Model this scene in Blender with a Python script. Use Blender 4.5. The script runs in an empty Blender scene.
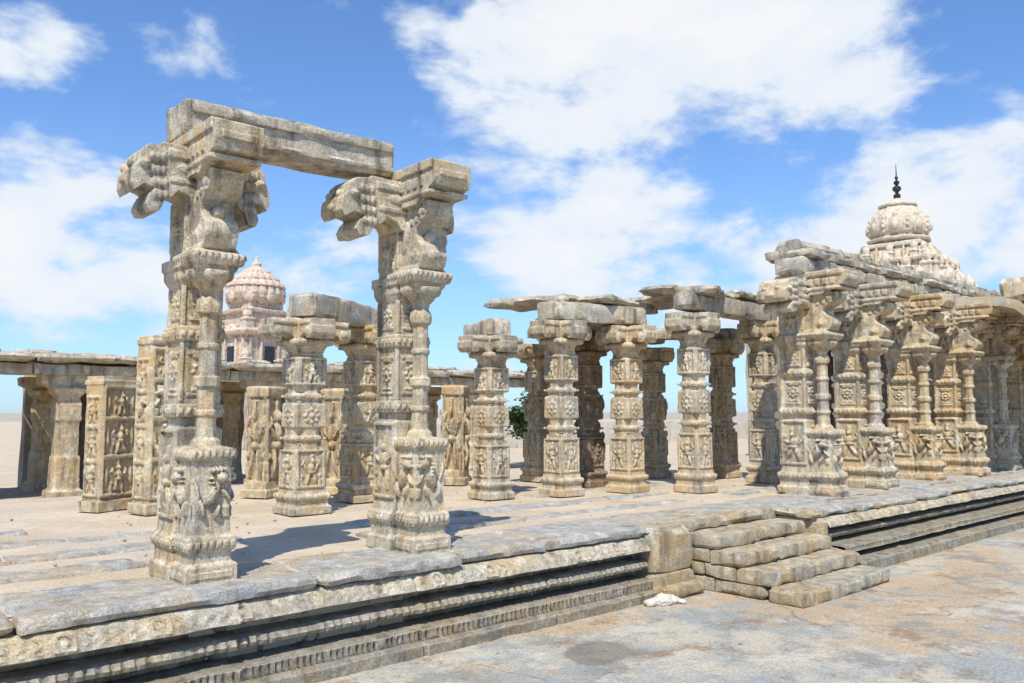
import bpy, bmesh, math, random
import numpy as np
from mathutils import Vector, Matrix, noise

random.seed(7)
SC = bpy.context.scene
COL = SC.collection

# ------------------------------------------------------------------ materials
def nt(name):
    m = bpy.data.materials.new(name); m.use_nodes = True
    t = m.node_tree; t.nodes.clear()
    return m, t
def N(t, typ, **kw):
    n = t.nodes.new(typ)
    for k, v in kw.items():
        if k == 'inp':
            for a, b in v.items(): n.inputs[a].default_value = b
        else: setattr(n, k, v)
    return n
def ramp(t, fac, stops):
    r = N(t, 'ShaderNodeValToRGB'); e = r.color_ramp.elements
    while len(e) < len(stops): e.new(0.5)
    for i, (p, c) in enumerate(stops):
        e[i].position = p
        e[i].color = (c, c, c, 1) if isinstance(c, (int, float)) else (*c, 1)
    t.links.new(fac, r.inputs[0]); return r.outputs[0]
def mr(t, fac, a, b, c, d):
    n = N(t, 'ShaderNodeMapRange'); t.links.new(fac, n.inputs[0])
    for i, v in enumerate((a, b, c, d)): n.inputs[i+1].default_value = v
    return n.outputs[0]
def mix(t, fac, a, b, mode='MIX'):
    m = N(t, 'ShaderNodeMix', data_type='RGBA', blend_type=mode)
    for sock, v in ((m.inputs[0], fac), (m.inputs[6], a), (m.inputs[7], b)):
        if isinstance(v, (int, float)): sock.default_value = v
        elif isinstance(v, tuple): sock.default_value = (*v, 1)
        else: t.links.new(v, sock)
    return m.outputs[2]
def noi(t, vec, scale, detail=3, rough=.6, dist=0.):
    n = N(t, 'ShaderNodeTexNoise', inp={'Scale': scale, 'Detail': detail, 'Roughness': rough, 'Distortion': dist})
    t.links.new(vec, n.inputs['Vector']); return n.outputs['Fac']
def noi3(t, vec, scale, detail=4, rough=.65):
    n = N(t, 'ShaderNodeTexNoise', inp={'Scale': scale, 'Detail': detail, 'Roughness': rough})
    t.links.new(vec, n.inputs['Vector']); s = N(t, 'ShaderNodeSeparateColor'); t.links.new(n.outputs['Color'], s.inputs[0])
    return s.outputs[0], s.outputs[1], s.outputs[2]
def mapping(t, vec, scale=(1, 1, 1), loc=(0, 0, 0)):
    n = N(t, 'ShaderNodeMapping'); n.inputs['Scale'].default_value = scale; n.inputs['Location'].default_value = loc
    t.links.new(vec, n.inputs['Vector']); return n.outputs[0]

def stone(name, c1, c2, rust=(.40, .27, .13), rust_amt=.6, dark=.5, bump=.5, point=True, speck=.5, lowshade=0., pale=.6):
    m, t = nt(name); L = t.links
    g = N(t, 'ShaderNodeNewGeometry'); pos = g.outputs['Position']
    a1, a2, a3 = noi3(t, pos, 1.7, 4, .7)
    b1, b2, b3 = noi3(t, mapping(t, pos, loc=(11, 3, 5)), 7, 4, .72)
    col = mix(t, mr(t, a1, .40, .60, 0, 1), c1, c2)
    col = mix(t, mr(t, b1, .40, .60, .5, 0), col, tuple(x*.6 for x in c1))
    col = mix(t, mr(t, a2, .47, .61, 0, rust_amt), col, rust)
    col = mix(t, mr(t, b2, .52, .63, 0, pale), col, (.72, .67, .56))
    st = noi(t, mapping(t, pos, (8, 8, .7)), 1.0, 4, .65)
    col = mix(t, mr(t, st, .51, .68, 0, dark), col, (.075, .06, .045))
    col = mix(t, mr(t, a3, .60, .72, 0, dark*.7), col, (.10, .085, .065))
    if lowshade:
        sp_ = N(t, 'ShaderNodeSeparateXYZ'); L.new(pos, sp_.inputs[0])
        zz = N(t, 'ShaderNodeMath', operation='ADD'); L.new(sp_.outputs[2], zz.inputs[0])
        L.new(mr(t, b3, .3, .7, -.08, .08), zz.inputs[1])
        col = mix(t, mr(t, zz.outputs[0], .44, .36, 0, lowshade), col, (.06, .055, .045))  # shade of the lower mouldings painted into the stone colour
    sp = noi(t, pos, 80, 3, .85)
    col = mix(t, speck, col, ramp(t, sp, [(.32, .08), (.5, .5), (.68, .95)]), 'OVERLAY')
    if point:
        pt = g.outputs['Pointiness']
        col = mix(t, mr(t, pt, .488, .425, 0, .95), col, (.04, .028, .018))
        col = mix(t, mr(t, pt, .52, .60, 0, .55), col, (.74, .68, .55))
    b = N(t, 'ShaderNodeBsdfPrincipled'); b.inputs['Roughness'].default_value = .9
    b.inputs['Specular IOR Level'].default_value = .2
    L.new(col, b.inputs['Base Color'])
    h1 = noi(t, pos, 28, 5, .8)
    bp = N(t, 'ShaderNodeBump', inp={'Strength': bump, 'Distance': .035}); L.new(h1, bp.inputs['Height'])
    L.new(bp.outputs[0], b.inputs['Normal'])
    o = N(t, 'ShaderNodeOutputMaterial'); L.new(b.outputs[0], o.inputs[0])
    return m

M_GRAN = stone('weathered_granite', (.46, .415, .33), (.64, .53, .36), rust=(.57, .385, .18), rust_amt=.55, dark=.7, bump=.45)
M_MOUL = stone('moulding_granite', (.46, .42, .345), (.60, .51, .36), rust=(.50, .35, .16), rust_amt=.55, dark=.6, lowshade=.45, bump=.6)
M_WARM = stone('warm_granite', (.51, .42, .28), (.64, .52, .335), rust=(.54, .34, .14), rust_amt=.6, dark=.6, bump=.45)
M_BEAM = stone('beam_granite', (.43, .405, .35), (.60, .53, .40), rust=(.48, .34, .18), rust_amt=.45, dark=.7, point=False, bump=.6)
M_SLAB = stone('paving_granite', (.44, .445, .44), (.58, .545, .465), rust=(.52, .40, .25), rust_amt=.65, dark=.4, point=False, bump=.8)
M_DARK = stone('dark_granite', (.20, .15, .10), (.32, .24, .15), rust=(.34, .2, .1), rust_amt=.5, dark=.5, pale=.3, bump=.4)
M_STEP = stone('step_granite', (.46, .42, .33), (.62, .52, .35), rust=(.50, .34, .15), rust_amt=.7, dark=.5, point=False, bump=.8)
M_STUC = stone('stucco', (.62, .54, .42), (.70, .60, .46), rust=(.60, .42, .30), rust_amt=.35, dark=.4, speck=.1, bump=.2)
M_STUP = stone('pink_stucco', (.62, .50, .40), (.68, .56, .44), rust=(.62, .40, .29), rust_amt=.6, dark=.4, speck=.1, bump=.2)

def simple(name, c, rough=.8):
    m, t = nt(name); g = N(t, 'ShaderNodeNewGeometry')
    n = noi(t, g.outputs['Position'], 3, 4)
    col = mix(t, n, tuple(x*.75 for x in c), tuple(min(1, x*1.2) for x in c))
    b = N(t, 'ShaderNodeBsdfPrincipled'); b.inputs['Roughness'].default_value = rough
    t.links.new(col, b.inputs['Base Color'])
    o = N(t, 'ShaderNodeOutputMaterial'); t.links.new(b.outputs[0], o.inputs[0]); return m
M_BLK = simple('dark_metal_and_niche_shade', (.02, .022, .03), .4)
M_BARK = simple('bark', (.12, .09, .06))
M_LEAF = simple('leaves', (.08, .13, .03))
M_WHITE = simple('whitewash', (.58, .54, .46))

def sand_mat():
    m, t = nt('sand'); L = t.links
    pos = N(t, 'ShaderNodeNewGeometry').outputs['Position']
    a1, a2, a3 = noi3(t, pos, 1.3, 5, .7)
    col = mix(t, mr(t, a1, .38, .62, 0, 1), (.50, .40, .28), (.60, .50, .37))
    col = mix(t, mr(t, a2, .52, .62, 0, .6), col, (.45, .41, .36))
    col = mix(t, mr(t, a3, .57, .66, 0, .55), col, (.36, .28, .20))
    sp = noi(t, pos, 40, 4, .8)
    col = mix(t, .35, col, ramp(t, sp, [(.3, .15), (.7, .88)]), 'OVERLAY')
    b = N(t, 'ShaderNodeBsdfPrincipled'); b.inputs['Roughness'].default_value = .95
    L.new(col, b.inputs['Base Color'])
    bp = N(t, 'ShaderNodeBump', inp={'Strength': .4, 'Distance': .03}); L.new(sp, bp.inputs['Height'])
    L.new(bp.outputs[0], b.inputs['Normal'])
    o = N(t, 'ShaderNodeOutputMaterial'); L.new(b.outputs[0], o.inputs[0]); return m
M_SAND = sand_mat()

def ground_mat():
    m, t = nt('granite_pavement'); L = t.links
    pos = N(t, 'ShaderNodeNewGeometry').outputs['Position']
    a1, a2, a3 = noi3(t, pos, .6, 6, .72)
    b1, b2, b3 = noi3(t, mapping(t, pos, loc=(5, 2, 0)), 1.6, 6, .76)
    col = mix(t, mr(t, a1, .44, .54, 0, 1), (.33, .34, .32), (.50, .445, .35))
    col = mix(t, mr(t, a2, .48, .56, 0, .8), col, (.48, .345, .21))
    col = mix(t, mr(t, b1, .51, .59, 0, .8), col, (.26, .265, .235))
    col = mix(t, mr(t, b2, .53, .61, 0, .6), col, (.58, .54, .45))
    col = mix(t, mr(t, b3, .55, .62, 0, .75), col, (.27, .18, .11))
    v = N(t, 'ShaderNodeTexVoronoi', feature='DISTANCE_TO_EDGE', inp={'Scale': .42})
    ds = N(t, 'ShaderNodeTexNoise', inp={'Scale': 1.6, 'Detail': 4}); L.new(pos, ds.inputs['Vector'])
    vm = N(t, 'ShaderNodeVectorMath', operation='SCALE'); L.new(ds.outputs['Color'], vm.inputs[0]); vm.inputs['Scale'].default_value = .7
    va = N(t, 'ShaderNodeVectorMath', operation='ADD'); L.new(vm.outputs[0], va.inputs[0]); L.new(pos, va.inputs[1])
    L.new(va.outputs[0], v.inputs['Vector'])
    seam = mr(t, v.outputs['Distance'], 0, .010, 1, 0)
    sm = N(t, 'ShaderNodeMath', operation='MULTIPLY'); L.new(seam, sm.inputs[0]); L.new(mr(t, a3, .50, .58, 0, .45), sm.inputs[1])
    col = mix(t, sm.outputs[0], col, (.18, .15, .12))
    d = N(t, 'ShaderNodeVectorMath', operation='DISTANCE'); d.inputs[1].default_value = (4.89, 4.45, .15)
    va2 = N(t, 'ShaderNodeVectorMath', operation='SCALE'); va2.inputs['Scale'].default_value = .6; L.new(ds.outputs['Color'], va2.inputs[0])
    va3 = N(t, 'ShaderNodeVectorMath', operation='ADD'); L.new(va2.outputs[0], va3.inputs[0]); L.new(pos, va3.inputs[1])
    va4 = N(t, 'ShaderNodeVectorMath', operation='ADD'); L.new(va3.outputs[0], va4.inputs[0]); va4.inputs[1].default_value = (-.15, -.15, -.15)
    L.new(va4.outputs[0], d.inputs[0])
    col = mix(t, mr(t, d.outputs['Value'], .27, .34, .7, 0), col, (.17, .145, .12))
    sp = noi(t, pos, 45, 5, .88)
    col = mix(t, .6, col, ramp(t, sp, [(.3, .05), (.5, .5), (.7, .92)]), 'OVERLAY')
    b = N(t, 'ShaderNodeBsdfPrincipled'); b.inputs['Roughness'].default_value = .85
    b.inputs['Specular IOR Level'].default_value = .3
    L.new(col, b.inputs['Base Color'])
    sb = N(t, 'ShaderNodeMath', operation='SUBTRACT'); L.new(noi(t, pos, 7, 6, .75), sb.inputs[0]); L.new(sm.outputs[0], sb.inputs[1])
    bp = N(t, 'ShaderNodeBump', inp={'Strength': .6, 'Distance': .06}); L.new(sb.outputs[0], bp.inputs['Height'])
    L.new(bp.outputs[0], b.inputs['Normal'])
    o = N(t, 'ShaderNodeOutputMaterial'); L.new(b.outputs[0], o.inputs[0]); return m
M_GROUND = ground_mat()

# ------------------------------------------------------------------ mesh tools
def prism(B, rings, cap=True):
    vs = [[B.verts.new(p) for p in r] for r in rings]
    n = len(vs[0])
    for a, b in zip(vs[:-1], vs[1:]):
        for i in range(n):
            B.faces.new((a[i], a[(i+1) % n], b[(i+1) % n], b[i]))
    if cap:
        B.faces.new(list(reversed(vs[0]))); B.faces.new(vs[-1])
def lathe(B, cx, cy, prof, n=16, rot=0.):
    k = 1/math.cos(math.pi/n)
    prism(B, [[(cx+r*k*math.cos(rot+math.tau*(i+.5)/n), cy+r*k*math.sin(rot+math.tau*(i+.5)/n), z) for i in range(n)] for z, r in prof])
def sq(B, cx, cy, prof): lathe(B, cx, cy, prof, 4)
def oc(B, cx, cy, prof): lathe(B, cx, cy, prof, 8)
def box(B, x0, x1, y0, y1, z0, z1):
    prism(B, [[(x0, y0, z), (x1, y0, z), (x1, y1, z), (x0, y1, z)] for z in (z0, z1)])
def extr(B, pts, a0, a1, axis):
    if axis == 'x': prism(B, [[(a, u, z) for u, z in pts] for a in (a0, a1)])
    else: prism(B, [[(u, a, z) for u, z in pts] for a in (a0, a1)])
def ell(B, M, c, r, tilt=0.):
    mat = M @ Matrix.Translation(c) @ Matrix.Rotation(tilt, 4, 'Y') @ Matrix.Diagonal((*r, 1))
    bmesh.ops.create_icosphere(B, subdivisions=2, radius=1, matrix=mat)
def cub(B, M, c, s, tilt=0.):
    bmesh.ops.create_cube(B, size=1, matrix=M @ Matrix.Translation(c) @ Matrix.Rotation(tilt, 4, 'Y') @ Matrix.Diagonal((*s, 1)))
def face_m(cx, cy, half, ang):
    return Matrix.Translation((cx, cy, 0)) @ Matrix.Rotation(ang, 4, 'Z') @ Matrix.Translation((0, half, 0))
def figure(B, M, z, h, rnd):
    u = h/1.0; sx = rnd.choice((-1, 1)); d = .036
    ell(B, M, (-.10*u*sx, 0, z+.20*u), (.055*u, d, .21*u), .25*sx)
    ell(B, M, (.12*u*sx, 0, z+.22*u), (.055*u, d, .20*u), rnd.uniform(-.7, -.1)*sx)
    ell(B, M, (0, 0, z+.56*u), (.105*u, d*1.3, .14*u), .15*sx)
    ell(B, M, (.02*u*sx, 0, z+.42*u), (.13*u, d*1.2, .06*u))
    ell(B, M, (.03*u*sx, .005, z+.76*u), (.06*u, d*1.3, .075*u))
    cub(B, M, (.03*u*sx, 0, z+.88*u), (.07*u, d*1.2, .12*u), .1*sx)
    for s in (-1, 1):
        a = rnd.uniform(.3, 1.2)
        ell(B, M, (.17*u*s, 0, z+.56*u), (.03*u, d*.9, .13*u), a*s)
        ell(B, M, (.25*u*s, 0, z+.68*u), (.026*u, d*.8, .10*u), -.5*s)
        cub(B, M, (.28*u*s, 0, z+.12*u), (.07*u, d*.8, .2*u), .1*s)
        ell(B, M, (.26*u*s, 0, z+.30*u), (.05*u, d*.7, .05*u))
def yali(B, M, z, h, rnd):
    s = rnd.choice((-1, 1)); u = h; d = .044
    ell(B, M, (0, 0, z+.45*u), (.13*u, d*1.4, .25*u), .5*s)
    ell(B, M, (.18*u*s, .01, z+.74*u), (.12*u, d*1.5, .11*u))
    cub(B, M, (.29*u*s, .01, z+.70*u), (.12*u, d*1.6, .06*u), .3*s)
    for q in (-.12, -.04, .04, .12):
        ell(B, M, ((.12+q)*u*s, .01, z+.88*u), (.035*u, d, .045*u))
        ell(B, M, ((.0-q*.3)*u*s, .01, z+(.62+q)*u), (.05*u, d*1.5, .02*u), .5)
    ell(B, M, (-.2*u*s, 0, z+.18*u), (.06*u, d*1.2, .19*u), -.2*s)
    ell(B, M, (.1*u*s, 0, z+.14*u), (.05*u, d*1.2, .15*u), .3*s)
    ell(B, M, (.28*u*s, 0, z+.42*u), (.04*u, d, .16*u), -.6*s)
    ell(B, M, (-.30*u*s, 0, z+.55*u), (.025*u, d*.8, .22*u), -.3*s)
    cub(B, M, (.3*u*s, 0, z+.12*u), (.12*u, d*.9, .2*u))
def medallion(B, M, z, r):
    cub(B, M, (0, 0, z), (r*1.5, .022, r*1.5), math.pi/4)
    for i in range(8):
        a = math.tau*i/8
        ell(B, M, (r*.8*math.cos(a), 0, z+r*.8*math.sin(a)), (r*.22, .028, r*.22))
    ell(B, M, (0, .005, z), (r*.3, .032, r*.3))
def frame(B, M, w, z0, z1):
    for s in (-1, 1):
        cub(B, M, (s*w, 0, (z0+z1)/2), (.024, .042, (z1-z0)))
    for zz in (z0, z1):
        cub(B, M, (0, 0, zz), (2*w+.03, .048, .024))
def beads(B, cx, cy, half, z, step=.05, r=.016):
    n = max(2, int(2*half/step))
    for a in range(4):
        M = face_m(cx, cy, half, a*math.pi/2)
        for i in range(n):
            cub(B, M, (-half+(i+.5)*2*half/n, 0, z), (step*.55, r*2, .034))

def to_mesh(B, name, voxel, amp=.0022, seed=0, mat=None, chips=.006, sharp=26):
    bmesh.ops.recalc_face_normals(B, faces=B.faces)
    me = bpy.data.meshes.new(name+'_raw'); B.to_mesh(me); B.free()
    ob = bpy.data.objects.new(name+'_raw', me); COL.objects.link(ob)
    md = ob.modifiers.new('r', 'REMESH'); md.mode = 'VOXEL'; md.voxel_size = voxel
    dg = bpy.context.evaluated_depsgraph_get(); dg.update()
    me2 = bpy.data.meshes.new_from_object(ob.evaluated_get(dg)); me2.name = name
    bpy.data.objects.remove(ob); bpy.data.meshes.remove(me)
    n = len(me2.vertices)
    co = np.empty(n*3, 'f'); me2.vertices.foreach_get('co', co); co = co.reshape(-1, 3)
    no = np.empty(n*3, 'f'); me2.vertex_normals.foreach_get('vector', no); no = no.reshape(-1, 3)
    sd = Vector((seed*7.3, seed*3.1, seed*5.7))
    dd = np.empty(n, 'f'); nn = noise.noise
    for i in range(n):
        v = Vector(co[i]) + sd
        e = nn(v*4.3)
        dd[i] = amp*(e*1.4+nn(v*21)*1.1+nn(v*55)*.6) - (chips*max(0, e-.2)*4)
    co += no*dd[:, None]
    me2.vertices.foreach_set('co', co.ravel())
    me2.shade_smooth(); me2.set_sharp_from_angle(angle=math.radians(sharp))
    me2.materials.clear()
    if mat: me2.materials.append(mat)
    me2.update(); return me2

def obj(name, me, loc=(0, 0, 0), rz=0., sc=(1, 1, 1), parent=None, mat=None, tilt=(0, 0)):
    o = bpy.data.objects.new(name, me); COL.objects.link(o)
    o.location = loc; o.rotation_euler = (tilt[0], tilt[1], rz); o.scale = sc
    if parent: o.parent = parent
    if mat is not None:
        o.material_slots[0].link = 'OBJECT'; o.material_slots[0].material = mat
    return o
def empty(name, loc=(0, 0, 0)):
    o = bpy.data.objects.new(name, None); COL.objects.link(o); o.location = loc; return o

RC = [0]
def rough(B, c, size, rz=0., ty=0., res=.09, amp=.012, r=.02, maxn=46):
    RC[0] += 1; sd = Vector((RC[0]*3.17, RC[0]*1.7, 0))
    n = [max(2, min(maxn, int(math.ceil(s/res)))) for s in size]
    M = Matrix.Translation(c) @ Matrix.Rotation(rz, 4, 'Z') @ Matrix.Rotation(ty, 4, 'Y')
    V = {}
    def vert(i, j, k):
        key = (i, j, k)
        if key in V: return V[key]
        p = Vector(((i/n[0]-.5)*size[0], (j/n[1]-.5)*size[1], (k/n[2]-.5)*size[2]))
        e = [1 if i in (0, n[0]) else 0, 1 if j in (0, n[1]) else 0, 1 if k in (0, n[2]) else 0]
        q = p*2.2+sd
        if sum(e) >= 2:
            ch = r*(.3+max(0, noise.noise(q*2.0)+.3)*1.8)
            for a in range(3):
                if e[a]: p[a] -= math.copysign(min(ch, size[a]*.35), p[a])
        p += noise.noise_vector(q)*amp + noise.noise_vector(q*4)*amp*.5
        V[key] = B.verts.new(M @ p); return V[key]
    for k in (0, n[2]):
        for i in range(n[0]):
            for j in range(n[1]):
                f = [vert(i, j, k), vert(i+1, j, k), vert(i+1, j+1, k), vert(i, j+1, k)]
                B.faces.new(f if k else f[::-1])
    for j in (0, n[1]):
        for i in range(n[0]):
            for k in range(n[2]):
                f = [vert(i, j, k), vert(i, j, k+1), vert(i+1, j, k+1), vert(i+1, j, k)]
                B.faces.new(f if j else f[::-1])
    for i in (0, n[0]):
        for j in range(n[1]):
            for k in range(n[2]):
                f = [vert(i, j, k), vert(i, j+1, k), vert(i, j+1, k+1), vert(i, j, k+1)]
                B.faces.new(f if i else f[::-1])
def fin(B, name, mat, parent=None, ang=35, loc=(0, 0, 0)):
    bmesh.ops.recalc_face_normals(B, faces=B.faces)
    me = bpy.data.meshes.new(name); B.to_mesh(me); B.free()
    me.shade_smooth(); me.set_sharp_from_angle(angle=math.radians(ang))
    me.materials.append(mat)
    return obj(name, me, loc=loc, parent=parent)
def beam(B, p, q, z, w, h, ext=.2, **kw):
    p = Vector(p); q = Vector(q); d = q-p
    c = (p+q)/2
    rough(B, (c.x, c.y, z+h/2), (d.length+2*ext, w, h), math.atan2(d.y, d.x), **kw)

# ------------------------------------------------------------------ pillars
def composite_pillar(seed, voxel, out=.60, la=.82, ra=.52):
    rnd = random.Random(seed); B = bmesh.new(); I = .12; O = -.16
    sq(B, 0, I, [(0, .205), (.10, .205), (.12, .18), (.20, .18), (.22, .20), (.29, .20), (.31, .172), (.40, .162), (1.02, .162),
                 (1.03, .14), (1.09, .14), (1.10, .175), (1.18, .175), (1.19, .145), (1.62, .142), (1.63, .172), (1.72, .172),
                 (1.73, .142), (2.10, .142), (2.11, .168), (2.20, .168), (2.21, .15), (2.75, .15)])
    sq(B, 0, O, [(0, .19), (.12, .19), (.14, .155), (.20, .155), (.22, .18), (.30, .18), (.32, .15), (.42, .145), (.80, .145),
                 (.82, .17), (.885, .168), (.90, .11)])
    oc(B, 0, O, [(.88, .11), (.94, .095), (.96, .07), (1.10, .065), (1.11, .078), (1.14, .078), (1.15, .064), (1.30, .064), (1.31, .086), (1.37, .086), (1.38, .062), (1.56, .062), (1.57, .075), (1.60, .075), (1.61, .06), (1.80, .06), (1.81, .084),
                 (1.86, .09), (1.90, .08), (1.93, .062), (1.97, .07), (2.0, .10), (2.03, .12), (2.04, .15), (2.07, .165), (2.10, .165)])
    sq(B, 0, O+.02, [(2.09, .14), (2.11, .155), (2.13, .155), (2.14, .185), (2.17, .195), (2.22, .195), (2.23, .16), (2.27, .14)])
    sq(B, 0, I, [(2.0, .15), (2.04, .17), (2.06, .18), (2.12, .18), (2.13, .195), (2.20, .195), (2.21, .16)])
    for z0, z1 in ((1.20, 1.61), (1.74, 2.0), (2.27, 2.62)):
        for a in (1, -1):
            for b in (1, -1): box(B, a*.142-.016, a*.142+.016, I+b*.142-.016, I+b*.142+.016, z0, z1)
    extr(B, [(.0, 2.2), (-.26, 2.22), (-.33, 2.27), (-.36, 2.35), (-.345, 2.42), (-.28, 2.47), (-.25, 2.52), (-.26, 2.57), (-.31, 2.60), (-.38, 2.64),
             (-.43, 2.70), (-.43, 2.77), (.0, 2.77)], -.125, .125, 'x')
    for s in (-1, 1):
        M = Matrix.Translation((s*.125, 0, 0)) @ Matrix.Rotation(-s*math.pi/2, 4, 'Z')
        ell(B, M, (s*.24, 0, 2.34), (.07, .022, .07)); ell(B, M, (s*.24, .01, 2.34), (.03, .03, .03)); ell(B, M, (s*.34, 0, 2.69), (.055, .025, .04))
        ell(B, M, (s*.12, 0, 2.50), (.04, .025, .14), .3*s)
        for i in range(5): cub(B, M, (s*(.06+i*.07), 0, 2.60+i*.012), (.03, .03, .04))
    M = face_m(0, -.31, 0, math.pi)
    ell(B, M, (0, .02, 2.35), (.08, .05, .06)); cub(B, M, (0, .08, 2.68), (.2, .05, .04)); ell(B, M, (0, -.03, 2.50), (.05, .05, .05))
    for s, ln in ((-1, la), (1, ra)):
        pts = [(0, 2.56), (.20, 2.57), (.24, 2.63), (.36, 2.65), (.42, 2.60), (.50, 2.57), (.55, 2.49), (.66, 2.48), (.70, 2.53), (.66, 2.60), (.60, 2.64), (.72, 2.66),
               (.82, 2.61), (.86, 2.66), (.85, 2.76), (.79, 2.81), (.775, 2.88), (.70, 2.935), (.56, 2.95), (.54, 2.97), (0, 2.97)]
        extr(B, [(s*x*ln, z) for x, z in pts], -.11, .24, 'y')
        for side, yy in ((1, .24), (-1, -.11)):
            Mx = Matrix.Translation((0, yy, 0))
            ell(B, Mx, (s*.72*ln, 0, 2.80), (.045, .03, .035)); ell(B, Mx, (s*.72*ln, side*.015, 2.80), (.02, .03, .02))
            for i in range(4):
                for j in range(3):
                    ell(B, Mx, (s*(.50+.055*j+.012*i)*ln, 0, 2.60+i*.085), (.026, .022, .034))
            cub(B, Mx, (s*.30*ln, 0, 2.90), (.36*ln, .03, .05)); cub(B, Mx, (s*.30*ln, 0, 2.72), (.30*ln, .025, .03))
            ell(B, Mx, (s*.25*ln, 0, 2.81), (.09, .02, .04))
        Mx = Matrix.Translation((s*.82*ln, .065, 0))
        for q in (-1, 1): ell(B, Mx, (0, q*.085, 2.80), (.035, .04, .035))
        ell(B, Mx, (s*.02, 0, 2.70), (.04, .06, .04))
    o_ = out
    extr(B, [(.30, 2.74), (-o_+.26, 2.74), (-o_+.22, 2.79), (-o_+.14, 2.80), (-o_+.08, 2.85), (-o_+.02, 2.86), (-o_, 2.92), (-o_, 3.05), (.30, 3.05)], -.18, .18, 'x')
    box(B, -.20, .20, -o_+.03, .28, 2.99, 3.065)
    box(B, -.193, .193, -o_+.05, .26, 2.80, 2.83)
    for s in (-1, 1):
        M = Matrix.Translation((s*.18, 0, 0)) @ Matrix.Rotation(-s*math.pi/2, 4, 'Z')
        for i in range(8): cub(B, M, (s*(-.22+i*.09), 0, 2.91), (.05, .03, .08))
    M = face_m(0, -o_, 0, math.pi)
    cub(B, M, (0, 0, 2.955), (.26, .03, .05))
    for a in range(4):
        if a != 2:
            M = face_m(0, I, .160, a*math.pi/2)
            figure(B, M, .45, .48, rnd); frame(B, M, .14, .42, 1.0)
        figure(B, face_m(0, I, .148, a*math.pi/2), 2.26, .30, rnd)
        M = face_m(0, I, .141, a*math.pi/2)
        medallion(B, M, 1.41, .07); medallion(B, M, 1.88, .065)
        for zz in (1.25, 1.54, 1.78, 2.02): cub(B, M, (0, 0, zz), (.18, .03, .02))
        for zz in (1.285, 1.515, 1.81): cub(B, M, (0, 0, zz), (.12, .03, .018))
        if a != 0: yali(B, face_m(0, O, .143, a*math.pi/2), .42, .37, rnd)
        for zz in (.06,): cub(B, face_m(0, O, .19, a*math.pi/2), (0, 0, zz), (.3, .02, .04))
    beads(B, 0, I, .175, 1.14); beads(B, 0, I, .172, 1.675); beads(B, 0, I, .20, .255); beads(B, 0, I, .168, 2.155, .045)
    beads(B, 0, O, .18, .26); beads(B, 0, O, .168, .85, .045); beads(B, 0, O+.02, .195, 2.195, .045)
    return to_mesh(B, 'composite_pillar_mesh', voxel, .0022, seed, M_GRAN)

def plain_pillar(seed, voxel, mat, kind=0):
    rnd = random.Random(seed); B = bmesh.new()
    sq(B, 0, 0, [(0, .245), (.09, .245), (.10, .215), (.17, .215), (.18, .235), (.24, .235), (.25, .20), (.34, .19), (.78, .188),
                 (.79, .165), (.84, .165)])
    oc(B, 0, 0, [(.78, .18), (.88, .18), (.89, .20), (.95, .20), (.96, .17), (1.06, .17)])
    sq(B, 0, 0, [(1.05, .18), (1.07, .185), (1.34, .182), (1.36, .16)])
    oc(B, 0, 0, [(1.33, .175), (1.40, .175), (1.41, .198), (1.47, .198), (1.48, .17), (1.58, .17)])
    sq(B, 0, 0, [(1.56, .17), (1.58, .18), (1.92, .177), (1.93, .155), (1.98, .155)])
    oc(B, 0, 0, [(1.93, .155), (1.98, .165), (2.0, .20), (2.04, .21), (2.05, .225), (2.08, .225)])
    sq(B, 0, 0, [(2.07, .20), (2.08, .235), (2.14, .24), (2.15, .19), (2.38, .185)])
    for ax in ('x', 'y'):
        for s in (-1, 1):
            ln = 1.08 if ax == 'y' else .9
            pts = [(0, 2.16), (.20, 2.165), (.24, 2.21), (.31, 2.21), (.34, 2.15), (.42, 2.15), (.47, 2.21), (.475, 2.30), (.45, 2.31), (.45, 2.395), (0, 2.40)]
            extr(B, [(s*x*ln, z) for x, z in pts], -.16, .16, ax)
            Mx = Matrix.Rotation(0 if ax == 'y' else math.pi/2, 4, 'Z')
            for yy in (-.16, .16):
                ell(B, Mx, (s*.38*ln, yy, 2.235), (.055, .022, .055)); cub(B, Mx, (s*.22*ln, yy, 2.345), (.42*ln, .03, .035))
    for a in range(4):
        M = face_m(0, 0, .187, a*math.pi/2)
        (figure if rnd.random() < .7 else yali)(B, M, .34, .41, rnd); frame(B, M, .16, .33, .77)
        M = face_m(0, 0, .182, a*math.pi/2)
        if rnd.random() < .5: figure(B, M, 1.07, .26, rnd)
        else: medallion(B, M, 1.2, .10)
        M = face_m(0, 0, .177, a*math.pi/2)
        figure(B, M, 1.60, .29, rnd); frame(B, M, .15, 1.59, 1.91)
        if kind == 1 and a in (2, 3):
            M2 = face_m(0, 0, .175, a*math.pi/2) @ Matrix.Diagonal((.47, 2.4, 1, 1))
            figure(B, M2, .38, 1.40, rnd)
    beads(B, 0, 0, .235, .21); beads(B, 0, 0, .238, 2.11); beads(B, 0, 0, .19, .92); beads(B, 0, 0, .188, 1.44)
    return to_mesh(B, 'carved_pillar_mesh', voxel, .003, seed, mat)

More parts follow.
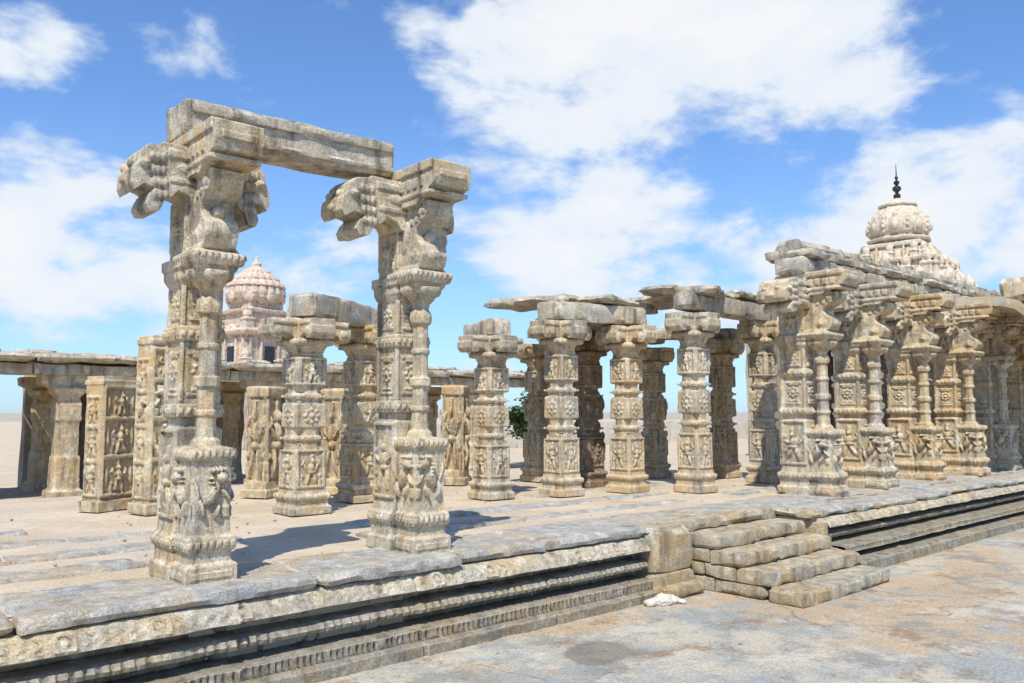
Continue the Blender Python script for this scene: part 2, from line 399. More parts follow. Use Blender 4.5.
def stele(seed, w, d, h, voxel=.013):
    rnd = random.Random(seed); B = bmesh.new()
    box(B, -w/2-.04, w/2+.04, -d/2-.04, d/2+.04, 0, .12)
    box(B, -w/2, w/2, -d/2, d/2, .1, h)
    box(B, -w/2-.015, w/2+.015, -d/2-.015, d/2+.015, h-.10, h-.05)
    for a, half, ww in ((0, d/2, w), (math.pi, d/2, w), (math.pi/2, w/2, d), (-math.pi/2, w/2, d)):
        M = face_m(0, 0, half, a)
        z = .2
        while z < h-.3:
            hh = rnd.uniform(.26, .42); hh = min(hh, h-.15-z, ww*1.3)
            rnd.choice((figure, figure, yali))(B, M, z, hh, rnd); frame(B, M, ww/2-.03, z-.02, z+hh+.02)
            for s in (-1, 1): ell(B, M, (s*ww*.33, 0, z+hh*.5), (.02, .02, hh*.3))
            z += hh+.06
    return to_mesh(B, 'stele_mesh', voxel, .003, seed, M_WARM)

def figure_stele(seed, w, d, h):
    rnd = random.Random(seed); B = bmesh.new()
    box(B, -w/2-.06, w/2+.06, -d/2-.06, d/2+.06, 0, .10)
    box(B, -w/2-.03, w/2+.03, -d/2-.03, d/2+.03, .09, .2)
    box(B, -w/2, w/2, -d/2, d/2, .1, h)
    box(B, -w/2-.03, w/2+.03, -d/2-.03, d/2+.03, h-.14, h-.02)
    for a, half, ww in ((math.pi, d/2, w), (math.pi/2, w/2, d), (-math.pi/2, w/2, d), (0, d/2, w)):
        M = face_m(0, 0, half, a) @ Matrix.Diagonal((ww*1.35, 2.2, 1, 1))
        figure(B, M, .2, h*.78, rnd)
        frame(B, face_m(0, 0, half, a), ww/2-.02, .2, h-.14)
    return to_mesh(B, 'figure_stele_mesh', .013, .003, seed, M_WARM)

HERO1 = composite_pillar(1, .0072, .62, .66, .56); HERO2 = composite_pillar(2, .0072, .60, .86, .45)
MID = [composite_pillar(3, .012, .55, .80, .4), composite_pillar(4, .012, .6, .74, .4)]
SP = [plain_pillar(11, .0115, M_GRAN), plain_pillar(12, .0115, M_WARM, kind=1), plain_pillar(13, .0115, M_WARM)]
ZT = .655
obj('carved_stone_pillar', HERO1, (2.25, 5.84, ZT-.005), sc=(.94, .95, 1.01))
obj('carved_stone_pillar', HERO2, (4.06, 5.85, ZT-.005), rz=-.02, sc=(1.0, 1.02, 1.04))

B = bmesh.new()
rough(B, (2.98, 6.02, 3.12+ZT+.15), (1.80, .36, .29), 0.0, ty=-.028, res=.03, amp=.012, r=.018, maxn=70)
rough(B, (3.00, 5.835, 3.12+ZT+.235), (1.72, .05, .08), 0.0, ty=-.028, res=.03, amp=.005, r=.008, maxn=70)
rough(B, (3.00, 5.835, 3.12+ZT+.05), (1.72, .04, .05), 0.0, ty=-.028, res=.03, amp=.004, r=.006, maxn=70)
fin(B, 'stone_lintel', M_BEAM)

# ------------------------------------------------------------------ platform with mouldings
plat = empty('temple_platform')
def moulding(name, prof, s0, s1, ds, mat, bead_z, kap):
    pts = []
    for (a, b) in zip(prof[:-1], prof[1:]):
        n = max(1, int(math.hypot(b[0]-a[0], b[1]-a[1])/.014))
        for i in range(n): pts.append((a[0]+(b[0]-a[0])*i/n, a[1]+(b[1]-a[1])*i/n))
    pts.append(prof[-1])
    ns = int((s1-s0)/ds); B = bmesh.new(); rows = []
    for i in range(ns+1):
        s = s0+(s1-s0)*i/ns; row = []
        blk = math.floor(s/1.37+.3); fr = (s/1.37+.3)-blk
        off = noise.noise(Vector((blk*3.3, 1, 2)))*.022
        joint = max(0, 1-min(fr, 1-fr)*1.37/.02)*.03
        for (t, z) in pts:
            e = off+joint
            e += noise.noise(Vector((s*5, t*5, z*5)))*.008 + noise.noise(Vector((s*21, t*21, z*21)))*.007
            e += max(0, noise.noise(Vector((s*2.1, 5, z*3)))-.2)*.06
            for bz, bh, stp in bead_z:
                if abs(z-bz) < bh:
                    q = (s/stp) % 1.0
                    wear = 1 if noise.noise(Vector((s*1.7, bz*9, 0))) < .25 else .25
                    e += .020*wear*(1 if q < .3 else 0)*(1-abs(z-bz)/bh)**.3
            if kap[0] < z < kap[1]:
                u = (s % .52)-.26; w = (z-(kap[0]+kap[1])/2)
                r = math.hypot(u, w*1.1)
                wear = min(1, max(.2, .8+1.6*noise.noise(Vector((s*1.3, 3, 7)))))
                e -= wear*(.028*math.exp(-((r-.055)/.012)**2) + .026*math.exp(-(r/.018)**2))
                if abs(u) > .09: e -= wear*.016*max(-.4, math.sin(s*70+math.sin(z*70)*1.5)*math.sin(z*75+s*4))
            row.append(B.verts.new((s, t+e, z+noise.noise(Vector((s*3, z*9, 4)))*.005)))
        rows.append(row)
    for a, b in zip(rows[:-1], rows[1:]):
        for j in range(len(pts)-1):
            B.faces.new((a[j], b[j], b[j+1], a[j+1]))
    return fin(B, name, mat, plat, 38)
PL = [(5.5, .575), (5.27, .57), (5.235, .55), (5.195, .51), (5.17, .475), (5.165, .455), (5.19, .445), (5.385, .44), (5.39, .36), (5.26, .355), (5.21, .34),
      (5.19, .31), (5.21, .28), (5.25, .27), (5.388, .265), (5.39, .19), (5.19, .185), (5.145, .17), (5.14, .10), (5.10, .09), (5.075, .075), (5.07, -.02)]
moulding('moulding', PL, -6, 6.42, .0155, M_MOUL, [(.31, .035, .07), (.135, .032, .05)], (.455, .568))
PR = [(5.2, .572), (4.83, .57), (4.79, .55), (4.75, .51), (4.735, .47), (4.76, .455), (4.95, .45), (4.95, .39), (4.80, .385), (4.77, .37), (4.80, .33), (4.94, .325), (4.94, .28),
      (4.60, .27), (4.55, .26), (4.54, .20), (4.60, .19), (4.70, .18), (4.70, .13), (4.42, .125), (4.38, .11), (4.37, -.02)]
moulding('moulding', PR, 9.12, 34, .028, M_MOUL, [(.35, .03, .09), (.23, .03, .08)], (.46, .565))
B = bmesh.new()
box(B, -6, 40, 5.40, 12.6, -.05, .632)
box(B, 8.97, 40, 4.96, 5.39, -.05, .560)
fin(B, 'courtyard_floor', M_SAND, plat)
B = bmesh.new()
nx, ny = 230, 36
g = [[B.verts.new((-6+46*i/nx, 5.45+7.1*j/ny, .640+.010*noise.noise(Vector((i*.25, j*.25, 0)))+.006*noise.noise(Vector((i*.9, j*.9, 3))))) for j in range(ny+1)] for i in range(nx+1)]
for i in range(nx):
    for j in range(ny): B.faces.new((g[i][j], g[i+1][j], g[i+1][j+1], g[i][j+1]))
fin(B, 'sand', M_SAND, plat)
B = bmesh.new()
def slab_row(t0, t1, s0, s1, z0, z1, skip=0., res=.11, lmin=.9, lmax=2.1):
    s = s0
    while s < s1:
        l = min(random.uniform(lmin, lmax), s1-s)
        if l < .25: break
        if random.random() >= skip:
            j0 = random.uniform(-.03, .03); j1 = random.uniform(-.07, .07)
            rough(B, (s+l/2, (t0+t1+j0+j1)/2, (z0+z1)/2+random.uniform(-.010, .010)), (l-.015, t1-t0+j1-j0, z1-z0), random.uniform(-.01, .01), random.uniform(-.004, .004), res=res, amp=.012, r=.018)
        s += l
slab_row(5.24, 6.05, -6, 6.5, .572, .66, res=.045)
slab_row(4.80, 5.35, 9.05, 34, .572, .66, res=.09)
slab_row(5.40, 6.15, 6.5, 34, .56, .662, res=.1)
slab_row(6.50, 6.80, -6, 30, .58, .668, skip=.15)
slab_row(7.25, 7.6, -6, 9.5, .58, .668, skip=.3)
slab_row(8.1, 8.4, -4, 12, .58, .666, skip=.35)
slab_row(8.9, 9.15, -6, 6.5, .58, .668, skip=.4)
fin(B, 'paving_slabs', M_SLAB, plat)
B = bmesh.new()
rough(B, (6.74, 5.36, .43), (.58, .5, .40), res=.05, amp=.014, r=.02)
rough(B, (6.74, 5.32, .12), (.60, .5, .22), res=.05, amp=.014, r=.02)
rough(B, (6.72, 5.10, .055), (.62, .3, .13), res=.05, amp=.014, r=.025)
rough(B, (6.74, 5.42, .615), (.60, .5, .10), res=.05, amp=.012, r=.02)
rough(B, (8.0, 5.55, .60), (1.9, .5, .13), res=.07, amp=.01, r=.02)
rough(B, (8.0, 5.45, .3), (2.0, .4, .48), res=.09, amp=.01, r=.02)
rough(B, (9.06, 4.93, .12), (.17, .7, .26), res=.05, amp=.01, r=.02)
rough(B, (9.06, 5.06, .41), (.17, .62, .32), res=.05, amp=.01, r=.02)
rough(B, (9.0, 5.1, .62), (.2, .6, .09), res=.05, amp=.01, r=.02)
fin(B, 'edge_blocks', M_STEP, plat)

B = bmesh.new()
for i in range(4):
    t0 = 3.98+.31*i; z0 = .137*i
    ends = [7.12, 7.12+random.uniform(.5, .8), 7.12+random.uniform(1.1, 1.4), 8.94]
    for a, b in zip(ends[:-1], ends[1:]):
        dj = random.uniform(-.02, .02)
        rough(B, ((a+b)/2, t0+dj+.19, z0+.0685), (b-a-.012, .38, .135), random.uniform(-.008, .008), res=.035, amp=.008, r=.012)
    ss = t0+.385
    while ss < 5.2:
        w = min(random.uniform(.35, .6), 5.26-ss)
        if w < .1: break
        rough(B, (8.03, ss+w/2, z0+.0685), (1.80, w-.012, .131), 0, res=.05, amp=.010, r=.014)
        ss += w
fin(B, 'stone_steps', M_STEP)

# ------------------------------------------------------------------ right-hand pillared hall
hall = empty('pillared_hall')
rowS = [10.85, 12.5, 14.35, 16.2, 18.0, 19.9, 21.8, 23.7, 25.6]
for i, s in enumerate(rowS):
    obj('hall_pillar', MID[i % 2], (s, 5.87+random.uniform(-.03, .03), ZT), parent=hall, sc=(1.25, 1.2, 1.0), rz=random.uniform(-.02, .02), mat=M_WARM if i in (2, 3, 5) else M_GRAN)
for i, s in enumerate([14.0, 15.7, 17.5, 19.4, 21.4, 23.2]):
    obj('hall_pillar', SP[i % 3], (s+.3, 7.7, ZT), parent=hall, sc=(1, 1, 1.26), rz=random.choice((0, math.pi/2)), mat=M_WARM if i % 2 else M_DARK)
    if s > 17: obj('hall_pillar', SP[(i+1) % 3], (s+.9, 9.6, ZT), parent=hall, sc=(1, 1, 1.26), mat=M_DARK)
B = bmesh.new()
zc = ZT+3.06
for a, b in zip(rowS[:-1], rowS[1:]):
    rough(B, ((a+b)/2+.1, 5.95, zc+.12), (b-a-.02, .42, .24), random.uniform(-.01, .01), res=.07, amp=.014, r=.02)
rough(B, (rowS[0]-.12, 5.95, zc+.12), (.42, .45, .24), 0, res=.06)
s = 10.6
while s < 27:
    w = random.uniform(.7, 1.1); dp = .75 if s < 13.6 else (2.4 if s < 16.5 else 4.4)
    rough(B, (s+w/2, 5.68+dp/2+random.uniform(-.06, .06), zc+.30+random.uniform(-.01, .03)), (w-.03, dp, .13), random.uniform(-.02, .02), res=.12, amp=.02, r=.025)
    s += w
s = 10.7
while s < 27:
    w = random.uniform(1.4, 2.2)
    rough(B, (s+w/2, 6.08, zc+.46+random.uniform(-.02, .02)), (w-.03, .4, .18), random.uniform(-.02, .02), res=.09, amp=.02, r=.03); s += w
for s in rowS[2:]:
    rough(B, (s+.3, 7.2 if s < 16.5 else 7.9, zc+.1), (.35, 2.2 if s < 16.5 else 3.6, .22), 0, res=.12)
rough(B, (27, 11.9, ZT+1.6), (16, .3, 3.6), 0, res=.4)
fin(B, 'roof_slabs', M_BEAM, hall)
B = bmesh.new()
pe = [(5.75, 3.06), (5.3, 3.02), (5.0, 2.93), (4.75, 2.79), (4.6, 2.62), (4.52, 2.48), (4.42, 2.44), (4.42, 2.52), (4.50, 2.70), (4.66, 2.90), (4.95, 3.08), (5.3, 3.18), (5.75, 3.21)]
rings = []
for i in range(81):
    s = 16.0+12*i/80; up = .20*math.exp(-(s-16.0)/.35)
    rings.append([(s-.3*max(0, (5.2-t))*math.exp(-(s-16.0)/.3)+noise.noise(Vector((i*.4, t, z)))*.01, t+noise.noise(Vector((s*3, t*4, 1)))*.02, ZT+z+up*max(0, 5.2-t)*1.2+noise.noise(Vector((s*2, t*3, 5)))*.025) for t, z in pe])
prism(B, rings)
fin(B, 'curved_eave', M_WARM, hall)
B = bmesh.new()
for s in (18.0, 19.9, 21.8): rough(B, (s, 5.1, ZT+3.44), (1.1, .8, .40), 0, res=.08, amp=.05, r=.08)
fin(B, 'eave_blocks', M_WARM, hall)

# ------------------------------------------------------------------ ruined central pavilion
pav = empty('ruined_pavilion')
PV = {'a': (7.17, 8.42, 2.14, 0), 'b': (8.13, 8.06, 2.38, 0), 'c': (9.55, 10.0, 2.25, 1), 'd': (9.2, 7.8, 2.36, 2), 'e': (9.40, 8.75, 2.3, 1),
      'f': (11.55, 9.2, 2.25, 1), 'g': (9.93, 7.15, 2.55, 0), 'h': (12.5, 8.4, 2.4, 1), 'i': (12.1, 7.35, 2.6, 2)}
for k, (s, t, h, m) in PV.items():
    obj('pavilion_pillar', SP[m], (s, t, ZT), parent=pav, sc=(.92, .92, h/2.4), rz=random.choice((0, math.pi/2, math.pi))+random.uniform(-.04, .04),
        mat=(M_DARK if k in 'e' else (M_WARM if k in 'cfhd' else M_GRAN)))
B = bmesh.new()
def bb(a, b, h=.25, w=.34, ext=.25, dz=.0):
    A = PV[a]; C = PV[b]
    beam(B, A[:2], C[:2], ZT+max(A[2], C[2])+dz, w, h, ext, res=.07, amp=.014, r=.018)
rough(B, (7.35, 8.75, ZT+2.14+.12), (1.1, .34, .24), 1.2, res=.06, amp=.014)
bb('b', 'd', h=.27, ext=.3); bb('g', 'i', h=.26, ext=.3); bb('d', 'e', dz=.02); bb('b', 'c', h=.2, dz=-.0); bb('f', 'h', h=.2); bb('e', 'f', dz=.03, h=.2); bb('g', 'h', dz=.27, h=.12, w=.8)
rough(B, (9.3, 8.4, ZT+2.71), (1.5, 1.3, .12), .2, .02, res=.09, amp=.03, r=.03)
rough(B, (10.6, 8.0, ZT+2.90), (1.2, 1.7, .12), -.1, -.03, res=.09, amp=.03, r=.03)
rough(B, (11.7, 7.9, ZT+2.98), (1.1, 1.5, .11), .05, .03, res=.09, amp=.03, r=.03)
rough(B, (8.45, 8.8, ZT+2.74), (1.1, 1.4, .13), .3, -.05, res=.09, amp=.03, r=.03)
rough(B, (9.9, 7.6, ZT+2.93), (.9, .6, .10), .3, -.04, res=.07, amp=.02, r=.03)
fin(B, 'roof_slabs', M_BEAM, pav)

frag = empty('pillar_pair_with_lintel')
obj('pillar', SP[0], (4.55, 8.65, ZT), parent=frag, sc=(1, 1, .91)); obj('pillar', SP[1], (5.72, 9.3, ZT), parent=frag, sc=(1, 1, .93), rz=math.pi/2)
B = bmesh.new(); rough(B, (5.2, 9.0, ZT+2.36), (1.75, .36, .28), .50, res=.05, amp=.012); fin(B, 'lintel', M_BEAM, frag)
obj('carved_stele', stele(21, .52, .26, 1.55), (3.02, 10.45, ZT), rz=.45)
obj('carved_stele', stele(22, .36, .30, 2.0), (3.30, 9.75, ZT), rz=.2)
FS = figure_stele(23, .40, .30, 1.48)
obj('carved_figure_slab', FS, (5.05, 10.65, ZT), rz=.5)
obj('carved_figure_slab', figure_stele(24, .38, .3, 1.46), (5.98, 10.35, ZT), rz=.6)
obj('carved_figure_slab', FS, (8.15, 10.45, ZT), rz=.7, sc=(1.1, 1, 1.05))
obj('carved_figure_slab', FS, (7.0, 11.2, ZT), rz=.3, sc=(1.0, 1, 1.0))
obj('carved_figure_slab', FS, (3.55, 10.7, ZT), rz=.5, sc=(.9, 1, .98))

# ------------------------------------------------------------------ cloister colonnade behind
cl = empty('cloister_colonnade')
Bp = bmesh.new()
sq(Bp, 0, 0, [(0, .30), (.15, .30), (.18, .24), (.8, .23), (.82, .2), (1.5, .2), (1.52, .23), (1.85, .23), (1.9, .2), (1.98, .2), (2.05, .28), (2.15, .30)])
for s in (-1, 1): extr(Bp, [(0, 2.12), (s*.3, 2.14), (s*.5, 2.25), (s*.52, 2.42), (0, 2.42)], -.2, .2, 'y')
CP = to_mesh(Bp, 'cloister_pillar_mesh', .03, .008, 9, M_WARM)
s = -5.9
while s < 15.5:
    obj('cloister_pillar', CP, (s, 18.0, .1), parent=cl)
    obj('cloister_pillar', CP, (s+.1, 20.2, .1), parent=cl)
    s += 2.05
B = bmesh.new()
s = -6.4
while s < 15.6:
    w = random.uniform(1.8, 2.2)
    rough(B, (s+w/2, 17.95, 2.60), (w, .5, .22), 0, res=.15, amp=.02)
    rough(B, (s+w/2, 19.2, 2.80+random.uniform(-.02, .03)), (w-.02, 3.6, .17), 0, res=.18, amp=.035, r=.04)
    for q in range(5): rough(B, (s+random.uniform(0, w), 17.6+random.uniform(.2, 1.5), 2.93), (random.uniform(.15, .6), .4, .12), random.uniform(0, 3), res=.1, amp=.04, r=.04)
    s += w
rough(B, (4.6, 19.3, .03), (22, 4.4, .16), 0, res=.5)
fin(B, 'roof_and_base', M_BEAM, cl)
B = bmesh.new()
for a, b in ((-6.4, -1), (4.25, 9.4), (11.6, 13.0)): rough(B, ((a+b)/2, 21.3, 1.4), (b-a, .3, 2.7), 0, res=.5, amp=.03)
fin(B, 'rear_wall', M_DARK, cl)

B = bmesh.new()
s = 19
while s < 90:
    rough(B, (s+2, 30, .6), (3.97, .5, 1.25+random.uniform(0, .06)), 0, res=.4, amp=.03); s += 4
fin(B, 'compound_wall', M_WHITE)

# ------------------------------------------------------------------ towers
def kuta(B, x, y, z, r, h):
    sq(B, x, y, [(z, r), (z+h*.35, r), (z+h*.37, r*1.2), (z+h*.45, r*1.2), (z+h*.48, r*.8), (z+h*.55, r*.8)])
    lathe(B, x, y, [(z+h*.52, r*.8), (z+h*.6, r*1.0), (z+h*.72, r*.95), (z+h*.85, r*.6), (z+h*.92, r*.2), (z+h, r*.08)], 12)
def ribdome(B, x, y, prof, n, amp, k=64):
    rings = []
    for z, r in prof:
        rings.append([(x+r*(1+amp*abs(math.cos(n*a/2)))*math.cos(a), y+r*(1+amp*abs(math.cos(n*a/2)))*math.sin(a), z) for a in [math.tau*i/k for i in range(k)]])
    prism(B, rings)
tw = empty('temple_tower', (17.45, 38.35, 0)); tw.scale = (1.05, 1.05, 1.03)
B = bmesh.new()
sq(B, 0, 0, [(0, 1.35), (3.4, 1.35), (3.5, 1.5), (3.7, 1.5), (3.75, 1.2), (5.2, 1.2), (5.25, 1.42), (5.45, 1.48), (5.55, 1.3), (5.6, 1.05), (6.25, 1.05), (6.3, 1.22), (6.45, 1.25), (6.5, .9), (6.8, .9)])
for a in range(4):
    for q in (-1, 1):
        M = Matrix.Rotation(a*math.pi/2, 4, 'Z')
        p = M @ Vector((1.1*q, 1.1, 0)); kuta(B, p.x, p.y, 5.55, .22, .95)
        p = M @ Vector((1.2*q, 1.2, 0)); kuta(B, p.x, p.y, 3.75, .2, .9)
        M2 = face_m(0, 0, 1.2, a*math.pi/2)
        cub(B, M2, (q*.45, 0, 4.45), (.12, .2, 1.3)); cub(B, M2, (q*1.02, 0, 4.45), (.14, .2, 1.3))
    ell(B, face_m(0, 0, 1.2, a*math.pi/2), (0, 0, 5.45), (.42, .2, .35))
ribdome(B, 0, 0, [(6.75, .9), (6.85, 1.05), (7.0, 1.2), (7.25, 1.28), (7.55, 1.2), (7.6, 1.28), (7.8, 1.15), (7.9, .95), (7.95, 1.0), (8.15, .85), (8.3, .6), (8.35, .65), (8.5, .4), (8.6, .2), (8.75, .22), (8.85, .1), (9.15, .04)], 20, .08, 120)
for a in range(8):
    M = Matrix.Rotation(a*math.pi/4, 4, 'Z'); ell(B, M, (0, 1.25, 7.05), (.26, .12, .28)); ell(B, M, (0, 1.0, 7.95), (.12, .1, .15))
me = to_mesh(B, 'tower', .04, .015, 31, M_STUP, .01); obj('tower_body', me, parent=tw, rz=.15)
B = bmesh.new()
for a in range(4): cub(B, face_m(0, 0, 1.2, a*math.pi/2), (0, .03, 4.3), (.5, .06, .85))  # flat black panels stand in for the shade inside the niches
o = fin(B, 'niche_shade_panel', M_BLK, tw); o.rotation_euler.z = .15

tr = empty('temple_tower', (46.0, 19.3, 0)); tr.scale = (.88, .88, 1)
B = bmesh.new()
sq(B, 0, 0, [(0, 3.6), (7.2, 3.6), (7.3, 3.9), (7.6, 3.9), (7.7, 3.3), (8.5, 3.3), (8.6, 3.5), (8.8, 3.5), (8.85, 2.5), (9.6, 2.5), (9.65, 2.7), (9.85, 2.75), (9.9, 1.8), (10.6, 1.6), (10.65, 1.75), (10.85, 1.75), (10.9, 1.5)])
for a in range(4):
    M = Matrix.Rotation(a*math.pi/2, 4, 'Z')
    for q in range(-3, 4):
        p = M @ Vector((1.05*q, 3.35, 0)); kuta(B, p.x, p.y, 7.65, .35, 1.3 if q % 2 else 1.6)
    for q in range(-2, 3):
        p = M @ Vector((1.15*q, 2.55, 0)); kuta(B, p.x, p.y, 8.8, .30, 1.2 if q % 2 else 1.5)
    for q in (-1, 0, 1):
        p = M @ Vector((1.4*q, 1.8, 0)); kuta(B, p.x, p.y, 9.85, .22, 1.0)
        cub(B, face_m(0, 0, 1.75, a*math.pi/2), (q*.8, 0, 10.2), (.12, .3, .7))
        cub(B, face_m(0, 0, 2.5, a*math.pi/2), (q*1.2+.5, 0, 9.2), (.14, .3, .7))
lathe(B, 0, 0, [(10.8, 1.5), (11.0, 1.5), (11.05, 1.75), (11.2, 1.8), (11.25, 1.5), (11.35, 1.5), (11.5, 1.62), (11.9, 1.72), (12.3, 1.6), (12.6, 1.4), (12.85, 1.15), (13.0, .95), (13.05, 1.1), (13.15, 1.1), (13.25, .7), (13.4, .45), (13.55, .2)], 8, .2)
for a in range(8):
    M = Matrix.Rotation(a*math.pi/4+.2, 4, 'Z')
    ell(B, M, (0, 1.62, 11.85), (.45, .2, .48)); ell(B, M, (0, 1.62, 12.38), (.12, .14, .18)); ell(B, M, (0, 1.82, 11.8), (.2, .12, .26))
    for z_ in range(6): 
        M3 = Matrix.Rotation(a*math.pi/4+.2+math.pi/8, 4, 'Z'); r_ = (1.72, 1.84, 1.82, 1.68, 1.45, 1.2)[z_]
        ell(B, M3, (0, r_, 11.5+.26*z_), (.10, .10, .09))
me = to_mesh(B, 'tower', .045, .012, 32, M_STUC, .008); obj('tower_body', me, parent=tr, rz=.1)
B = bmesh.new()
lathe(B, 0, 0, [(13.5, .12), (13.6, .2), (13.75, .22), (13.85, .08), (13.95, .14), (14.05, .26), (14.2, .24), (14.3, .07), (14.4, .16), (14.5, .18), (14.6, .05), (14.75, .11), (14.85, .04), (15.5, .015)], 16)
fin(B, 'metal_finial', M_BLK, tr)

# ------------------------------------------------------------------ trees far behind
def tree(name, loc, h, seed):
    rnd = random.Random(seed); e = empty(name, loc); B = bmesh.new()
    lathe(B, 0, 0, [(0, h*.04), (h*.3, h*.028), (h*.6, h*.015)], 8)
    cl_ = []
    for i in range(9):
        a = rnd.uniform(0, 6.28); r = rnd.uniform(.1, .36)*h; z = rnd.uniform(.45, .9)*h
        cl_.append(Vector((r*math.cos(a), r*math.sin(a), z)))
        d = cl_[-1]-Vector((0, 0, h*.35)); M = Matrix.Translation((0, 0, h*.35)) @ d.to_track_quat('Z', 'Y').to_matrix().to_4x4()
        bmesh.ops.create_cone(B, cap_ends=True, segments=6, radius1=h*.014, radius2=h*.004, depth=d.length, matrix=M @ Matrix.Translation((0, 0, d.length/2)))
    fin(B, 'trunk', M_BARK, e)
    B = bmesh.new()
    for c in cl_:
        for i in range(260):
            v = Vector((rnd.gauss(0, 1), rnd.gauss(0, 1), rnd.gauss(0, .7)))*h*.085+c
            R = Matrix.Rotation(rnd.uniform(0, 6), 3, 'Z') @ Matrix.Rotation(rnd.uniform(0, 3), 3, 'X'); s_ = h*.022
            B.faces.new([B.verts.new(v+R @ Vector(q)*s_) for q in ((-1, -.6, 0), (1, -.6, 0), (1, .6, 0), (-1, .6, 0))])
    fin(B, 'leaves', M_LEAF, e)
tree('tree', (18.7, 20.0, 0), 2.5, 1); tree('tree', (-2, 60, 0), 5, 3)

# ------------------------------------------------------------------ ground, loose stones
B = bmesh.new(); S = 900
vs = [B.verts.new(p) for p in ((-S, -S, 0), (S, -S, 0), (S, S, 0), (-S, S, 0))]; B.faces.new(vs)
fin(B, 'ground', M_GROUND)
B = bmesh.new()
vs = [B.verts.new(p) for p in ((-80, 12.5, .005), (140, 12.5, .005), (140, 160, .005), (-80, 160, .005))]; B.faces.new(vs)
fin(B, 'sandy_yard', M_SAND)
B = bmesh.new()
for i in range(260):
    if i < 110: p = (random.uniform(1.5, 14), 5.06-abs(random.gauss(0, .25)) if random.random() < .6 else random.uniform(1, 4.9), .004)
    else: p = (random.uniform(0, 12), random.uniform(6.1, 11), .652)
    if 7.0 < p[0] < 9.1 and p[2] < .1 and p[1] > 3.9: continue
    if p[0] > 9 and p[2] < .1 and p[1] > 4.3: continue
    r = random.uniform(.006, .018)
    bmesh.ops.create_icosphere(B, subdivisions=1, radius=1, matrix=Matrix.Translation(p) @ Matrix.Rotation(random.uniform(0, 3), 4, 'Z') @ Matrix.Diagonal((r*1.3, r, r*.7, 1)))
fin(B, 'pebbles', M_STEP, ang=20)
B = bmesh.new(); I4 = Matrix.Identity(4)
ell(B, I4, (0, 0, .04), (.10, .08, .06)); ell(B, I4, (.11, .02, .03), (.09, .07, .045)); ell(B, I4, (-.12, .01, .03), (.08, .06, .04)); ell(B, I4, (.2, -.03, .02), (.05, .04, .03))
me = to_mesh(B, 'rock', .01, .014, 41, M_WHITE, .02); obj('small_rock', me, (6.3, 4.93, 0), rz=-.3)

# ------------------------------------------------------------------ sky, sun, camera
sx, sy, sz = -.44, -.36, .825
el = math.asin(sz/math.sqrt(sx*sx+sy*sy+sz*sz)); rot = math.atan2(sx, sy)
w = bpy.data.worlds.new('World'); SC.world = w; w.use_nodes = True
t = w.node_tree; t.nodes.clear(); L = t.links
sky = N(t, 'ShaderNodeTexSky', sky_type='NISHITA'); sky.sun_disc = False; sky.sun_elevation = el; sky.sun_rotation = rot
sky.air_density = 1.0; sky.dust_density = .3; sky.ozone_density = 1.5
bg = N(t, 'ShaderNodeBackground'); bg.inputs[1].default_value = .145
L.new(mix(t, 1., sky.outputs[0], (.74, 1.0, 1.34), 'MULTIPLY'), bg.inputs[0])
tc = N(t, 'ShaderNodeTexCoord'); gen = tc.outputs['Generated']
def vmath(op, a, b=None):
    n = N(t, 'ShaderNodeVectorMath', operation=op)
    for i, v in enumerate((a, b)):
        if v is None: continue
        if isinstance(v, tuple): n.inputs[i].default_value = v
        else: L.new(v, n.inputs[i])
    return n
def fm(op, a, b=None, c=None):
    n = N(t, 'ShaderNodeMath', operation=op)
    for i, v in enumerate((a, b, c)):
        if v is None: continue
        if isinstance(v, (int, float)): n.inputs[i].default_value = v
        else: L.new(v, n.inputs[i])
    return n.outputs[0]
st = vmath('NORMALIZE', vmath('MULTIPLY', gen, (1, 1, 1.7)).outputs[0]).outputs[0]
blobs = [(38, 24.5, 10.5, 1.0), (29, 24.5, 7, .95), (47, 26, 6, .9), (43, 13, 7.5, .95), (78, 10, 9, .85), (62, 9, 6, .65), (29, 8.5, 8, .8), (16, 12, 8, .85), (80, 21, 3.5, .6),
         (125, 22, 12, .7), (-40, 25, 12, .7)]
acc = None
for az, e_, r, wgt in blobs:
    a = math.radians(az); ee = math.radians(e_)
    v = Vector((math.cos(ee)*math.cos(a), math.cos(ee)*math.sin(a), math.sin(ee)*1.7)).normalized()
    d = vmath('DOT_PRODUCT', st, tuple(v)).outputs['Value']
    q = mr(t, d, math.cos(math.radians(r*1.4)), 1, 0, wgt)
    acc = q if acc is None else fm('MAXIMUM', acc, q)
cn = N(t, 'ShaderNodeTexNoise', inp={'Scale': 6.5, 'Detail': 8, 'Roughness': .58, 'Distortion': .15})
L.new(vmath('MULTIPLY', gen, (1, 1, 1.9)).outputs[0], cn.inputs['Vector'])
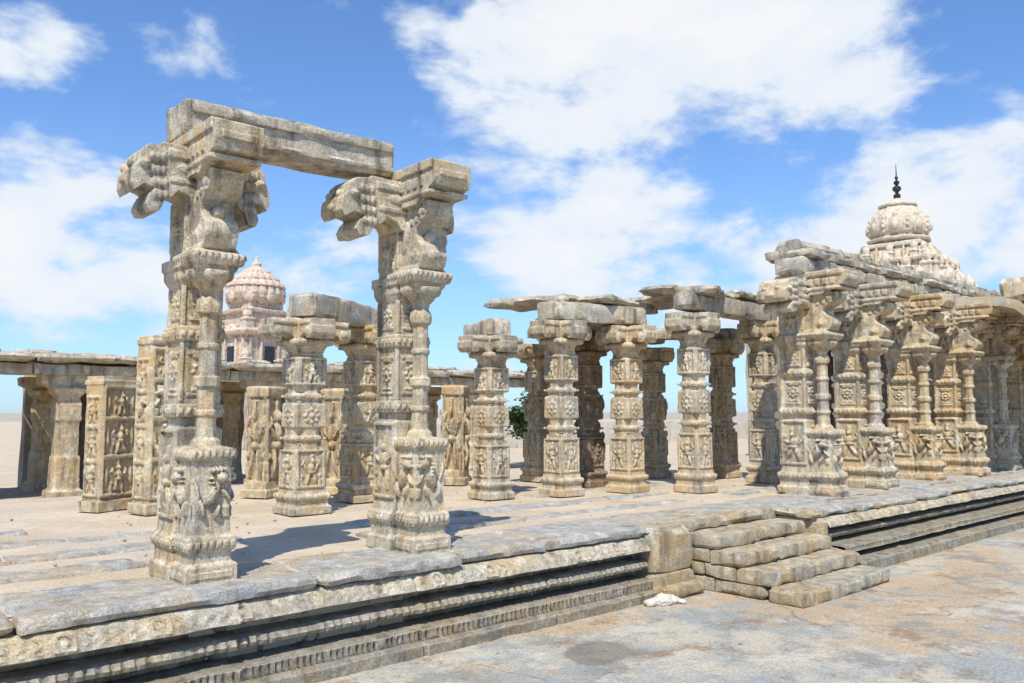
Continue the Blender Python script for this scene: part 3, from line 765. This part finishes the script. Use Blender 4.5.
dens = fm('ADD', fm('MULTIPLY', acc, .62), fm('MULTIPLY', fm('SUBTRACT', cn.outputs['Fac'], .5), 1.8))
m2 = N(t, 'ShaderNodeMapRange', interpolation_type='SMOOTHSTEP'); L.new(dens, m2.inputs[0])
m2.inputs[1].default_value = .12; m2.inputs[2].default_value = .46; m2.inputs[3].default_value = 0; m2.inputs[4].default_value = .96
sep = N(t, 'ShaderNodeSeparateXYZ'); L.new(gen, sep.inputs[0])
hz = mr(t, sep.outputs[2], 0, .34, .5, .04)
cl2 = N(t, 'ShaderNodeBackground'); cl2.inputs[0].default_value = (.92, .96, 1, 1); cl2.inputs[1].default_value = .97
L.new(mix(t, mr(t, dens, .25, .75, 0, 1), (.80, .89, 1.), (.98, .99, 1.)), cl2.inputs[0])
hb = N(t, 'ShaderNodeBackground'); hb.inputs[0].default_value = (.44, .70, 1, 1); hb.inputs[1].default_value = .93
mh = N(t, 'ShaderNodeMixShader'); L.new(hz, mh.inputs[0]); L.new(bg.outputs[0], mh.inputs[1]); L.new(hb.outputs[0], mh.inputs[2])
mx = N(t, 'ShaderNodeMixShader'); L.new(m2.outputs[0], mx.inputs[0]); L.new(mh.outputs[0], mx.inputs[1]); L.new(cl2.outputs[0], mx.inputs[2])
o = N(t, 'ShaderNodeOutputWorld'); L.new(mx.outputs[0], o.inputs[0])

sd = bpy.data.lights.new('sun', 'SUN'); sd.energy = 5.0; sd.angle = math.radians(.53); sd.color = (1, .94, .82)
so = bpy.data.objects.new('sun', sd); COL.objects.link(so)
so.rotation_euler = Vector((sx, sy, sz)).to_track_quat('Z', 'Y').to_euler()

cd = bpy.data.cameras.new('camera'); cd.sensor_width = 36; cd.lens = 826/1024*36; cd.clip_end = 3000
co = bpy.data.objects.new('camera', cd); COL.objects.link(co); co.location = (0, 0, 1.8)
co.rotation_euler = (math.radians(90+4.81), 0, math.radians(48.16-90))
SC.camera = co
SC.view_settings.view_transform = 'Standard'; SC.view_settings.look = 'None'; SC.view_settings.exposure = 0
